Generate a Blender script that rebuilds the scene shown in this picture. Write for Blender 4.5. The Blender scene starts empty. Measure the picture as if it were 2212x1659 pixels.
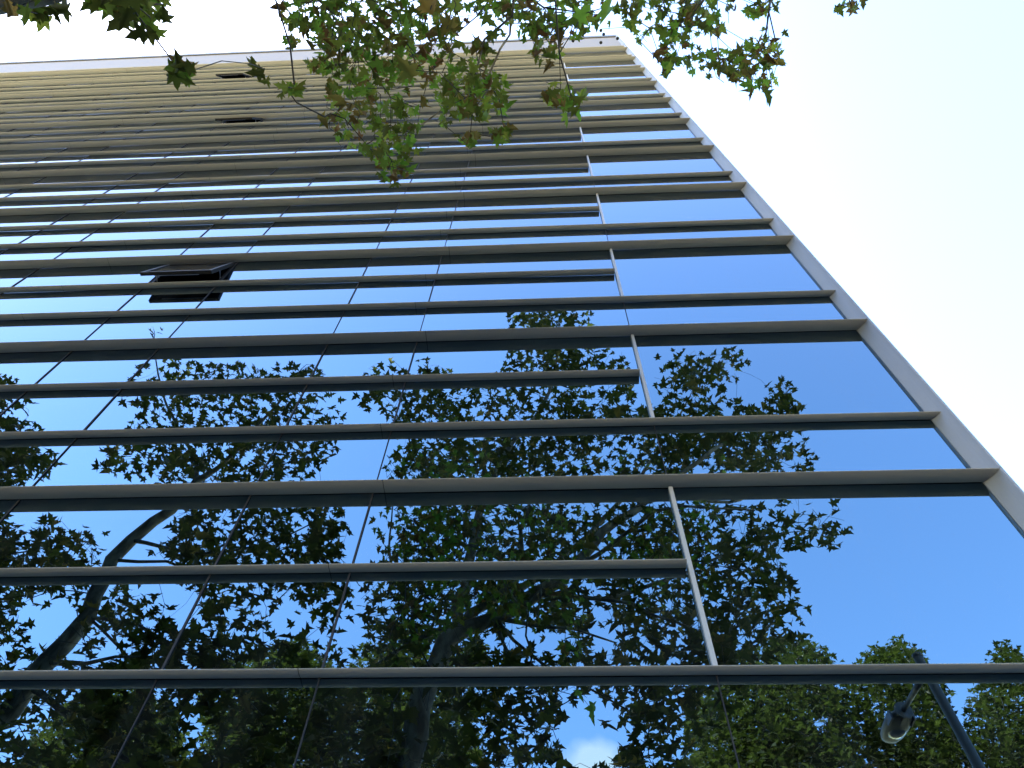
import bpy, bmesh, math, random
import numpy as np
from mathutils import Vector, Matrix

rng = np.random.default_rng(11)
random.seed(11)
sc = bpy.context.scene
COL = sc.collection
rad = math.radians

# ------------------------------------------------------------------ survey of the place (metres)
D = 4.6                    # camera to facade
EYE = 1.62                 # camera above the pavement
FOC = 1595.5               # focal length for a frame 2212 wide
YAW, PITCH, ROLL = -0.084376, 1.029440, 0.048180
H = 0.695415 * D           # storey height
Z0 = 1.228071 * D + EYE    # height of the first big fin in view
P_BIG = 0.0359 * D         # fin depths
P_SMALL = 0.0230 * D
Z_SMALL = 0.2327 * D      # small fin above each big one
Z_SHORT = 0.4635 * D      # short fin above each big one
X_EDGE = 0.92582 * D       # inner face of the corner blade

cy, sy, cp, sp, cr, sr = (math.cos(YAW), math.sin(YAW), math.cos(PITCH), math.sin(PITCH), math.cos(ROLL), math.sin(ROLL))
FWD = Vector((sy * cp, cy * cp, sp))
_r = Vector((cy, -sy, 0)); _u = _r.cross(FWD)
RIGHT = cr * _r + sr * _u
UP = -sr * _r + cr * _u
CAM = Vector((0, -D, EYE))

def ray(px, py):
    return FWD + RIGHT * ((px - 1106) / FOC) - UP * ((py - 829.5) / FOC)
def seen(px, py, r):
    """a point met directly, r metres from the viewer"""
    return CAM + ray(px, py).normalized() * r
def mirrored(px, py, Y):
    """a point met by way of the glass; Y = distance to the glass and back out again"""
    v = ray(px, py); v = v * (Y / v.y)
    return Vector((v.x, D - Y - 0.0, v.z + EYE))
def project(P):
    v = P - CAM; z = v.dot(FWD)
    return (1106 + FOC * v.dot(RIGHT) / z, 829.5 - FOC * v.dot(UP) / z, z)
def project_np(P):
    v = P - np.array(CAM); z = v @ np.array(FWD)
    z = np.where(np.abs(z) < 1e-4, 1e-4, z)
    return np.stack([1106 + FOC * (v @ np.array(RIGHT)) / z, 829.5 - FOC * (v @ np.array(UP)) / z], -1), z

# ------------------------------------------------------------------ helpers
def tag(o, label=None, cat=None, group=None, kind=None):
    if label: o['label'] = label
    if cat: o['category'] = cat
    if group: o['group'] = group
    if kind: o['kind'] = kind
    return o
def empty(name, loc=(0, 0, 0)):
    o = bpy.data.objects.new(name, None); COL.objects.link(o); o.location = loc
    o.empty_display_size = 0.3
    return o
def link(name, me, mat, parent=None, smooth=False):
    o = bpy.data.objects.new(name, me); COL.objects.link(o)
    if mat is not None: me.materials.append(mat)
    if parent is not None:
        o.parent = parent
        p = parent; off = Vector((0, 0, 0))
        while p is not None: off += p.location; p = p.parent
        o.location = -off
    if smooth:
        me.polygons.foreach_set('use_smooth', [True] * len(me.polygons))
    return o
class MB:
    """collects boxes and extrusions of ONE part"""
    def __init__(s): s.v = []; s.f = []
    def box(s, x0, x1, y0, y1, z0, z1):
        b = len(s.v)
        s.v += [(x0, y0, z0), (x1, y0, z0), (x1, y1, z0), (x0, y1, z0), (x0, y0, z1), (x1, y0, z1), (x1, y1, z1), (x0, y1, z1)]
        s.f += [tuple(b + i for i in q) for q in ((0, 3, 2, 1), (4, 5, 6, 7), (0, 1, 5, 4), (1, 2, 6, 5), (2, 3, 7, 6), (3, 0, 4, 7))]
        return s
    def along_x(s, prof, x0, x1):
        b = len(s.v); n = len(prof)
        s.v += [(x0, y, z) for y, z in prof] + [(x1, y, z) for y, z in prof]
        s.f += [(b + i, b + (i + 1) % n, b + n + (i + 1) % n, b + n + i) for i in range(n)]
        s.f += [tuple(b + i for i in reversed(range(n))), tuple(b + n + i for i in range(n))]
        return s
    def obox(s, c, ax, ay, az):
        b = len(s.v)
        for k in ((-1, -1, -1), (1, -1, -1), (1, 1, -1), (-1, 1, -1), (-1, -1, 1), (1, -1, 1), (1, 1, 1), (-1, 1, 1)):
            s.v.append(tuple(c + ax * k[0] + ay * k[1] + az * k[2]))
        s.f += [tuple(b + i for i in q) for q in ((0, 3, 2, 1), (4, 5, 6, 7), (0, 1, 5, 4), (1, 2, 6, 5), (2, 3, 7, 6), (3, 0, 4, 7))]
        return s
    def rings(s, cs, us, vs, rs, n=12, cap=True):
        """tube through centres cs, with frame vectors us, vs and radii rs ((ru, rv) or r)"""
        b = len(s.v)
        for c, u, v, r in zip(cs, us, vs, rs):
            ru, rv = r if isinstance(r, tuple) else (r, r)
            for k in range(n):
                a = 2 * math.pi * k / n
                s.v.append(tuple(c + u * (ru * math.cos(a)) + v * (rv * math.sin(a))))
        for i in range(len(cs) - 1):
            for k in range(n):
                k2 = (k + 1) % n
                s.f.append((b + i * n + k, b + i * n + k2, b + (i + 1) * n + k2, b + (i + 1) * n + k))
        if cap:
            s.f.append(tuple(b + k for k in reversed(range(n))))
            s.f.append(tuple(b + (len(cs) - 1) * n + k for k in range(n)))
        return s
    def build(s, name, mat, parent=None, smooth=False):
        me = bpy.data.meshes.new(name); me.from_pydata(s.v, [], s.f); me.update()
        return link(name, me, mat, parent, smooth)

# ------------------------------------------------------------------ materials
def new_mat(name):
    m = bpy.data.materials.new(name); m.use_nodes = True
    nt = m.node_tree; nt.nodes.clear()
    out = nt.nodes.new('ShaderNodeOutputMaterial')
    return m, nt, out
def N(nt, t, **kw):
    n = nt.nodes.new(t)
    for k, v in kw.items():
        if k in n.inputs.keys(): n.inputs[k].default_value = v
        else: setattr(n, k, v)
    return n
def surface_mat(name, col, rough=0.5, metal=0.0, var=0.12, scale=1.5, stretch=(1, 1, 1), bump=0.0, spec=0.5, fine=0.05, fine_scale=60):
    m, nt, out = new_mat(name)
    b = N(nt, 'ShaderNodeBsdfPrincipled', Roughness=rough, Metallic=metal)
    b.inputs['Specular IOR Level'].default_value = spec
    tc = N(nt, 'ShaderNodeTexCoord')
    mp = N(nt, 'ShaderNodeMapping'); mp.inputs['Scale'].default_value = stretch
    nt.links.new(tc.outputs['Object'], mp.inputs['Vector'])
    nz = N(nt, 'ShaderNodeTexNoise', Scale=scale, Detail=6.0, Roughness=0.6)
    nt.links.new(mp.outputs[0], nz.inputs['Vector'])
    nf = N(nt, 'ShaderNodeTexNoise', Scale=fine_scale, Detail=3.0)
    nt.links.new(mp.outputs[0], nf.inputs['Vector'])
    ma = N(nt, 'ShaderNodeMapRange'); ma.inputs[3].default_value = 1 - var; ma.inputs[4].default_value = 1 + var
    nt.links.new(nz.outputs['Fac'], ma.inputs[0])
    mb = N(nt, 'ShaderNodeMapRange'); mb.inputs[3].default_value = 1 - fine; mb.inputs[4].default_value = 1 + fine
    nt.links.new(nf.outputs['Fac'], mb.inputs[0])
    mu = N(nt, 'ShaderNodeMath', operation='MULTIPLY'); nt.links.new(ma.outputs[0], mu.inputs[0]); nt.links.new(mb.outputs[0], mu.inputs[1])
    vm = N(nt, 'ShaderNodeVectorMath', operation='SCALE'); vm.inputs[0].default_value = col
    nt.links.new(mu.outputs[0], vm.inputs['Scale'])
    nt.links.new(vm.outputs[0], b.inputs['Base Color'])
    if bump:
        bp = N(nt, 'ShaderNodeBump', Strength=bump, Distance=0.02); nt.links.new(nz.outputs['Fac'], bp.inputs['Height']); nt.links.new(bp.outputs[0], b.inputs['Normal'])
    nt.links.new(b.outputs[0], out.inputs['Surface'])
    return m

def glass_mat():
    """coated solar-control glass: a blue-tinted mirror that whitens at grazing angles, very slightly wavy"""
    m, nt, out = new_mat('coated_glass')
    b = N(nt, 'ShaderNodeBsdfPrincipled', Roughness=0.0, Metallic=1.0)
    oi = N(nt, 'ShaderNodeObjectInfo'); rr = N(nt, 'ShaderNodeMapRange'); rr.inputs[3].default_value = 0.93; rr.inputs[4].default_value = 1.06
    nt.links.new(oi.outputs['Random'], rr.inputs[0])
    vs = N(nt, 'ShaderNodeVectorMath', operation='SCALE'); vs.inputs[0].default_value = (0.165, 0.255, 0.31); nt.links.new(rr.outputs[0], vs.inputs['Scale']); nt.links.new(vs.outputs[0], b.inputs['Base Color'])
    b.inputs['Specular Tint'].default_value = (0.92, 0.88, 0.92, 1)
    tc = N(nt, 'ShaderNodeTexCoord')
    nz = N(nt, 'ShaderNodeTexNoise', Scale=0.55, Detail=1.0)
    nt.links.new(tc.outputs['Object'], nz.inputs['Vector'])
    bp = N(nt, 'ShaderNodeBump', Strength=0.09, Distance=0.02); nt.links.new(nz.outputs['Fac'], bp.inputs['Height'])
    nt.links.new(bp.outputs[0], b.inputs['Normal'])
    # a faint film of dust
    df = N(nt, 'ShaderNodeBsdfDiffuse'); df.inputs['Color'].default_value = (0.35, 0.36, 0.36, 1)
    n2 = N(nt, 'ShaderNodeTexNoise', Scale=1.1, Detail=5.0)
    mp2 = N(nt, 'ShaderNodeMapping'); mp2.inputs['Scale'].default_value = (2.2, 1, 0.45)
    nt.links.new(tc.outputs['Object'], mp2.inputs['Vector']); nt.links.new(mp2.outputs[0], n2.inputs['Vector'])
    mr = N(nt, 'ShaderNodeMapRange'); mr.inputs[1].default_value = 0.45; mr.inputs[2].default_value = 0.8; mr.inputs[3].default_value = 0.0; mr.inputs[4].default_value = 0.016
    nt.links.new(n2.outputs['Fac'], mr.inputs[0])
    mx = N(nt, 'ShaderNodeMixShader'); nt.links.new(mr.outputs[0], mx.inputs[0])
    nt.links.new(b.outputs[0], mx.inputs[1]); nt.links.new(df.outputs[0], mx.inputs[2])
    nt.links.new(mx.outputs[0], out.inputs['Surface'])
    return m

def leaf_mat(name, ramp, trans=0.45):
    m, nt, out = new_mat(name)
    at = N(nt, 'ShaderNodeAttribute', attribute_name='tint')
    cr_ = N(nt, 'ShaderNodeValToRGB')
    els = cr_.color_ramp.elements
    while len(els) < len(ramp): els.new(0.5)
    for e, (p, c) in zip(els, ramp): e.position = p; e.color = (*c, 1)
    nt.links.new(at.outputs['Fac'], cr_.inputs[0])
    tc = N(nt, 'ShaderNodeTexCoord'); nz = N(nt, 'ShaderNodeTexNoise', Scale=14.0, Detail=3.0)
    nt.links.new(tc.outputs['Object'], nz.inputs['Vector'])
    mr = N(nt, 'ShaderNodeMapRange'); mr.inputs[3].default_value = 0.65; mr.inputs[4].default_value = 1.35
    nt.links.new(nz.outputs['Fac'], mr.inputs[0])
    vm = N(nt, 'ShaderNodeVectorMath', operation='SCALE'); nt.links.new(cr_.outputs[0], vm.inputs[0]); nt.links.new(mr.outputs[0], vm.inputs['Scale'])
    b = N(nt, 'ShaderNodeBsdfPrincipled', Roughness=0.6); b.inputs['Specular IOR Level'].default_value = 0.1
    nt.links.new(vm.outputs[0], b.inputs['Base Color'])
    t = N(nt, 'ShaderNodeBsdfTranslucent')
    v2 = N(nt, 'ShaderNodeVectorMath', operation='MULTIPLY'); v2.inputs[1].default_value = (2.1, 2.5, 1.1)
    nt.links.new(vm.outputs[0], v2.inputs[0]); nt.links.new(v2.outputs[0], t.inputs['Color'])
    mx = N(nt, 'ShaderNodeMixShader'); mx.inputs[0].default_value = trans
    nt.links.new(b.outputs[0], mx.inputs[1]); nt.links.new(t.outputs[0], mx.inputs[2]); nt.links.new(mx.outputs[0], out.inputs['Surface'])
    return m

def bark_mat():
    m, nt, out = new_mat('plane_bark')
    b = N(nt, 'ShaderNodeBsdfPrincipled', Roughness=0.85); b.inputs['Specular IOR Level'].default_value = 0.2
    tc = N(nt, 'ShaderNodeTexCoord'); mp = N(nt, 'ShaderNodeMapping'); mp.inputs['Scale'].default_value = (1, 1, 0.45)
    nt.links.new(tc.outputs['Object'], mp.inputs['Vector'])
    nz = N(nt, 'ShaderNodeTexNoise', Scale=5.0, Detail=4.0, Roughness=0.55, Distortion=0.6); nt.links.new(mp.outputs[0], nz.inputs['Vector'])
    cr_ = N(nt, 'ShaderNodeValToRGB'); e = cr_.color_ramp.elements; e.new(0.5); e.new(0.6)
    for el, (p, c) in zip(e, ((0.36, (0.075, 0.060, 0.042)), (0.46, (0.115, 0.097, 0.068)), (0.54, (0.165, 0.143, 0.103)), (0.64, (0.225, 0.20, 0.145)))): el.position = p; el.color = (*c, 1)
    nt.links.new(nz.outputs['Fac'], cr_.inputs[0]); nt.links.new(cr_.outputs[0], b.inputs['Base Color'])
    n2 = N(nt, 'ShaderNodeTexNoise', Scale=30.0, Detail=4.0); nt.links.new(mp.outputs[0], n2.inputs['Vector'])
    bp = N(nt, 'ShaderNodeBump', Strength=0.35, Distance=0.02); nt.links.new(n2.outputs['Fac'], bp.inputs['Height']); nt.links.new(bp.outputs[0], b.inputs['Normal'])
    nt.links.new(b.outputs[0], out.inputs['Surface'])
    return m

M = {}
M['glass'] = glass_mat()
M['fin'] = surface_mat('champagne_aluminium', (0.245, 0.242, 0.236), rough=0.65, spec=0.15, metal=0.0, var=0.10, scale=0.8, stretch=(0.35, 1, 1), fine=0.04, fine_scale=90)
M['blade'] = surface_mat('pale_aluminium', (0.175, 0.185, 0.20), rough=0.5, metal=0.0, var=0.10, scale=1.3, stretch=(1, 1, 0.5), fine=0.04)
M['mullion'] = surface_mat('grey_aluminium', (0.24, 0.24, 0.24), rough=0.4, var=0.06)
M['mullion_shaded'] = surface_mat('shaded_aluminium', (0.016, 0.016, 0.019), rough=0.6, spec=0.15, var=0.06)  # same aluminium as the caps, shade on these faces put into the colour
M['gasket'] = surface_mat('black_gasket', (0.015, 0.015, 0.018), rough=0.6)
M['core'] = surface_mat('dark_backing', (0.02, 0.02, 0.022), rough=0.8)
M['parapet'] = surface_mat('pale_cladding', (0.125, 0.116, 0.108), rough=0.55, var=0.08, scale=0.7, stretch=(0.3, 1, 3))
M['coping'] = surface_mat('grey_coping', (0.075, 0.074, 0.073), rough=0.5)
M['side'] = surface_mat('side_cladding', (0.45, 0.45, 0.45), rough=0.5)
M['window_metal'] = surface_mat('dark_window_metal', (0.012, 0.0125, 0.014), rough=0.6, spec=0.15)
M['steel'] = surface_mat('brushed_steel', (0.45, 0.46, 0.48), rough=0.3, metal=1.0)
M['blind'] = surface_mat('interior_blind', (0.12, 0.10, 0.075), rough=0.8, var=0.4, scale=6, stretch=(3, 1, 0.3))
M['bark'] = bark_mat()
M['twig'] = surface_mat('twig_bark', (0.035, 0.029, 0.022), rough=0.85, var=0.3, scale=8)
M['seed'] = surface_mat('seed_ball', (0.07, 0.06, 0.03), rough=0.9, var=0.3, scale=40, bump=0.5)
GREENS = [(0.0, (0.026, 0.023, 0.009)), (0.25, (0.050, 0.047, 0.014)), (0.48, (0.092, 0.096, 0.023)), (0.68, (0.088, 0.145, 0.026)), (0.80, (0.145, 0.138, 0.032)), (0.90, (0.12, 0.078, 0.030)), (1.0, (0.10, 0.045, 0.024))]
M['leaf'] = leaf_mat('plane_leaf', GREENS)
M['leaf_far'] = leaf_mat('plane_leaf_far', [(0.0, (0.015, 0.017, 0.006)), (0.5, (0.025, 0.027, 0.009)), (1.0, (0.042, 0.041, 0.012))], 0.35)  # darker copy of the leaf colours, in place of shade on the far trees
M['asphalt'] = surface_mat('asphalt', (0.042, 0.042, 0.042), rough=0.9, var=0.2, scale=0.6, fine=0.3, fine_scale=200)
M['paving'] = surface_mat('paving', (0.036, 0.034, 0.032), rough=0.85, var=0.15, scale=0.5, fine=0.15, fine_scale=40)  # unseen paving, tree shade on the ground put into its dark colour
M['earth'] = surface_mat('pale_ground', (0.88, 0.70, 0.29), rough=0.9, var=0.2, scale=0.05, fine=0.1, fine_scale=4)  # unseen ground, over-pale and yellow to bounce warm light onto the top fins
M['promenade'] = surface_mat('dimmed_promenade', (0.06, 0.052, 0.04), rough=0.9, var=0.15, scale=0.4, fine=0.15, fine_scale=20)  # unseen promenade, colour darkened to cut bounce onto the lower fins
M['kerb'] = surface_mat('granite_kerb', (0.3, 0.29, 0.28), rough=0.8, var=0.1, fine=0.2, fine_scale=80)
M['paint'] = surface_mat('road_paint', (0.75, 0.75, 0.72), rough=0.7)
M['lamp_paint'] = surface_mat('lamp_paint', (0.045, 0.048, 0.048), rough=0.55, spec=0.25, var=0.12, scale=3)
M['lamp_shell'] = surface_mat('lamp_shell', (0.095, 0.085, 0.07), rough=0.5, spec=0.25, var=0.08)
M['lamp_dark'] = surface_mat('lamp_dark', (0.03, 0.03, 0.035), rough=0.4)
M['lamp_lens'] = surface_mat('lamp_lens', (0.10, 0.10, 0.10), rough=0.08, spec=0.8)

# ------------------------------------------------------------------ ground, road, pavement
def sheet(name, x0, x1, y0, y1, z, mat):
    me = bpy.data.meshes.new(name)
    me.from_pydata([(x0, y0, z), (x1, y0, z), (x1, y1, z), (x0, y1, z)], [], [(0, 1, 2, 3)]); me.update()
    return tag(link(name, me, mat), kind='structure')
sheet('ground', -700, 700, -700, 700, -0.15, M['earth'])
sheet('road', -600, 600, -23.0, -9.2, -0.146, M['asphalt'])
tag(MB().box(-600, 600, -9.0, 60.0, -0.146, 0.0).build('pavement', M['paving']), kind='structure')
tag(MB().box(-600, 600, -45.0, -23.3, -0.146, 0.0).build('promenade', M['promenade']), kind='structure')
kb = MB(); kb.box(-600, 600, -9.2, -9.0, -0.146, 0.004); kb.box(-600, 600, -23.3, -23.1, -0.146, 0.004)
tag(kb.build('kerb', M['kerb']), kind='structure')
mk = MB()
for i in range(-40, 41): mk.box(i * 6.0, i * 6.0 + 3.0, -16.2, -16.06, -0.1458, -0.142)
tag(mk.build('road_marking', M['paint']), kind='structure')

# ------------------------------------------------------------------ the building
XL = -58.0                                             # far left end of the facade
bld = empty('office_building', (-20, 0, 0))
tag(bld, 'tall office building clad in blue mirror glass with rows of beige horizontal sunshade fins', 'building')
K0, K1 = -2, 10                                        # storeys by big fin
def zbig(k): return Z0 + k * H
ZTOP = zbig(10) + Z_SMALL + 0.22                       # where the pale parapet starts
ZROOF = 49.2 * D / 5.2 + EYE
# vertical joints: a wide corner bay, then narrow and wide bays in turn
X_G = 4.69 * D / 5.2
XM = [X_G, 1.345 * D / 5.2, -1.93 * D / 5.2]
a_n, a_w = 1.385 * D / 5.2, 2.665 * D / 5.2
while XM[-1] > XL + 3:
    XM.append(XM[-1] - a_n)
    XM.append(XM[-1] - a_w)
XL = XM[-1]
# body behind the glass
body = MB().box(XL, X_EDGE, 0.45, 22.0, 0.0, ZROOF - 0.5)
body.build('wall', M['core'], bld)
MB().box(X_EDGE + 0.002, X_EDGE + 0.14, 0.10, 22.0, 0.0, ZROOF - 0.05).build('side_wall', M['side'], bld)
MB().box(XL - 0.14, XL - 0.002, 0.0, 22.0, 0.0, ZROOF - 0.05).build('side_wall', M['side'], bld)
MB().box(XL, X_EDGE, 0.2, 22.0, ZROOF - 0.497, ZROOF - 0.3).build('roof', M['coping'], bld)

# open awning windows: (index of narrow bay joint pair, storey)
narrow = [(XM[i + 1], XM[i]) for i in range(2, len(XM) - 1, 2)]      # (left, right)
OPEN = {(1, 2): 14, (2, 6): 13, (3, 9): 16, (1, 9): 9}
WIN_TOP, WIN_H = -0.105, 1.10 * D / 5.2
# glass panes
panes = []
for k in range(K0, K1 + 1):
    zb = zbig(k)
    for i in range(len(XM) - 1):
        xr, xl = XM[i] - 0.006, XM[i + 1] + 0.006
        lo_v = zb - H + Z_SMALL
        nb = (i - 2) // 2 if (i >= 2 and (i - 2) % 2 == 0) else None
        if (nb, k) in OPEN:
            panes.append((xl, xr, lo_v + 0.006, zb + WIN_TOP - WIN_H - 0.006))
        else:
            panes.append((xl, xr, lo_v + 0.006, zb - 0.006))
        panes.append((xl, xr, zb + 0.006, zb + Z_SMALL - 0.006))
def pane_area(p):
    xl, xr, z0, z1 = p
    g = np.array([[xl + (xr - xl) * (a + .5) / 8, 0.0, z0 + (z1 - z0) * (b + .5) / 5] for a in range(8) for b in range(5)])
    uv, z = project_np(g)
    ins = ((uv[:, 0] > 0) & (uv[:, 0] < 2212) & (uv[:, 1] > 0) & (uv[:, 1] < 1659) & (z > 0)).mean()
    c = np.array([[xl, 0, z0], [xr, 0, z0], [xr, 0, z1], [xl, 0, z1]]); q, z = project_np(c)
    if (z <= 0).any(): return 0
    ar = 0.5 * abs(sum(q[i, 0] * q[(i + 1) % 4, 1] - q[(i + 1) % 4, 0] * q[i, 1] for i in range(4)))
    return ar * ins
panes.sort(key=pane_area, reverse=True)
def pane_mesh(mb, p):
    xl, xr, z0, z1 = p
    t = rng.normal(0, 0.0012, 2)                                   # each pane sits a hair out of true
    dy = [t[0] * (xr - xl) / 2 * sx_ + t[1] * (z1 - z0) / 2 * sz_ for sx_, sz_ in ((-1, -1), (1, -1), (1, 1), (-1, 1))]
    b = len(mb.v)
    dy = [0.0022 + max(-0.002, min(0.002, q)) for q in dy]
    mb.v += [(xl, dy[0], z0), (xr, dy[1], z0), (xr, dy[2], z1), (xl, dy[3], z1), (xl, 0.024, z0), (xr, 0.024, z0), (xr, 0.024, z1), (xl, 0.024, z1)]
    mb.f += [tuple(b + i for i in q) for q in ((0, 1, 2, 3), (5, 4, 7, 6), (4, 5, 1, 0), (1, 5, 6, 2), (2, 6, 7, 3), (3, 7, 4, 0))]
for p in panes[:96]:
    mb = MB(); pane_mesh(mb, p); mb.build('glass_pane', M['glass'], bld)
mb = MB()
for p in panes[96:]: pane_mesh(mb, p)
tag(mb.build('glass_panes_far', M['glass'], bld), 'smaller blue glass panes far up and along the facade', kind='stuff')
# backing frame behind the joints (dark)
fr = MB()
for x in XM[1:]:
    fr.box(x - 0.03, x + 0.03, 0.026, 0.448, 0.0, ZTOP)
fr.build('joint_backing', M['gasket'], bld)
tr = MB()
for k in range(K0, K1 + 1):
    for z in (zbig(k), zbig(k) + Z_SMALL):
        for i in range(len(XM) - 1):
            tr.box(XM[i + 1] + 0.032, XM[i] - (0.032 if i else 0.002), 0.027, 0.40, z - 0.03, z + 0.03)
tr.build('transom', M['gasket'], bld)

# fins
def fin_profile(p, t, belly, z):
    """section through a sunshade fin: thin rounded nose, flat top, gently bellied underside"""
    pts = [(-0.0045, z + t), (-p + t * 0.9, z + t * 0.8)]
    for a in range(1, 6):
        th = math.pi / 2 + math.pi * a / 6
        pts.append((-p + t * 0.4 + t * 0.4 * math.cos(th), z + t * 0.4 + t * 0.4 * math.sin(th)))
    for s in np.linspace(0.08, 1.0, 9):
        pts.append((-p + (p - 0.0045) * s, z - belly * math.sin(math.pi * s) - 0.001))
    return pts
def add_fin(z, p, t, belly, x1, seam0, step):
    mb = MB(); prof = fin_profile(p, t, belly, z)
    xs = [x1]; s = seam0
    while s > XL + 0.3:
        if s < x1 - 0.3: xs.append(s)
        s -= step
    xs.append(XL)
    for a, b in zip(xs[:-1], xs[1:]):
        mb.along_x(prof, b + 0.004, a - (0.004 if a != x1 else 0.0))
    # dark strip and seam sleeves that stand in for shade in the gaps
    o = mb.build('sunshade_fin', M['fin'], bld)
    g = MB().box(XL, min(x1, X_G), -0.0040, 0.0010, z + 0.001, z + t * 0.9)
    for a in xs[1:-1]:
        g.along_x([(y * 0.985 - 0.0009, z + (q - z) * 0.6 + 0.0012) for y, q in prof], a - 0.03, a + 0.03)
    g.build('gap_shade_strip', M['gasket'], o)
for k in range(K0, K1 + 1):
    zb = zbig(k); j = lambda: rng.normal(0, 0.02)
    add_fin(zb, P_BIG, 0.007, 0.008, X_EDGE - 0.008, -1.77 * D / 5.2 + j(), 6.80 * D / 5.2)
    add_fin(zb + Z_SMALL, P_SMALL, 0.006, 0.009, X_EDGE - 0.030, -2.08 * D / 5.2 + j(), 6.76 * D / 5.2)
    if k < K1: add_fin(zb + Z_SHORT, P_SMALL, 0.006, 0.009, XM[1] - 0.032, -2.08 * D / 5.2 + j(), 6.76 * D / 5.2)

# mullions: deep caps across the vision glass, slim ones across the spandrels
for i, x in enumerate(XM[1:]):
    mb = MB()
    for k in range(K0, K1 + 1):
        zb = zbig(k)
        w, dp = (0.019, 0.042) if i == 0 else (0.008, 0.010)
        za, zc = zb - H + Z_SMALL, zb
        zs_ = zb - H + Z_SHORT
        if i == 0:
            MB().box(x - w, x + w, -dp, -0.002, za + 0.02, zc - 0.03).build('mullion_cap', M['mullion'], bld)
        else:
            mb.box(x - w, x + w, -dp, -0.002, za + 0.02, zs_ - 0.03)
            mb.box(x - w, x + w, -dp, -0.002, zs_ + 0.02, zc - 0.03)
    mb.box(x - 0.0038, x + 0.0038, -0.0085, -0.0022, 0.0, ZTOP - 0.01)
    mb.build('mullion', M['mullion_shaded'], bld)

# corner blade, parapet screen and coping
bl = MB()
zc_ = [0.0]
for k in range(K0, K1 + 1):
    zc_.append(zbig(k) + 0.004)
zc_.append(ZROOF + 0.02)
for a, b in zip(zc_[:-1], zc_[1:]):
    q = D / 5.2
    pr = [(4.690 * q, 0.098), (4.690 * q, -0.0005), (4.717 * q, -0.036 * q), (4.748 * q, -0.078 * q), (4.774 * q, -0.117 * q), (4.793 * q, -0.154 * q), (4.807 * q, -0.188 * q), (4.812 * q, -0.1955 * q), (4.832 * q, -0.1955 * q), (4.838 * q, -0.190 * q), (4.838 * q, 0.098)]
    n0 = len(bl.v); npr = len(pr)
    bl.v += [(x, y, a + 0.0015) for x, y in pr] + [(x, y, b - 0.0015) for x, y in pr]
    bl.f += [(n0 + i, n0 + npr + i, n0 + npr + (i + 1) % npr, n0 + (i + 1) % npr) for i in range(npr)]
    bl.f += [tuple(n0 + i for i in range(npr)), tuple(n0 + npr + i for i in reversed(range(npr)))]
MB().box(4.692 * D / 5.2, 4.80 * D / 5.2, 0.02, 0.09, 0.0, ZROOF - 0.1).build('corner_post', M['gasket'], bld)
bl.build('corner_blade', M['blade'], bld)
MB().box(4.838 * D / 5.2 + 0.001, X_EDGE + 0.14, -0.03, 0.098, 0.0, ZROOF).build('corner_trim', M['blade'], bld)
pp = MB(); nb = 9
zz = np.linspace(ZTOP, ZROOF - 0.66, nb + 1)
xs = [XL] + [x for x in np.arange(XL + 3.4, X_EDGE - 1, 3.55)] + [X_EDGE - 0.004]
for a, b in zip(zz[:-1], zz[1:]):
    for xa, xb in zip(xs[:-1], xs[1:]):
        pp.along_x([(0.02, a + 0.012), (0.02, b - 0.012), (-0.045, b - 0.012), (-0.030, a + 0.012)], xa + 0.004, xb - 0.004)
par = pp.build('parapet', M['parapet'], bld)
MB().box(XL, X_EDGE - 0.003, 0.03, 0.2, ZTOP, ZROOF - 0.65).build('parapet_backing', M['coping'], par)
MB().box(XL, X_EDGE - 0.003, -0.10, 0.30, ZROOF - 0.64, ZROOF).build('coping', M['coping'], par)

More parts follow.
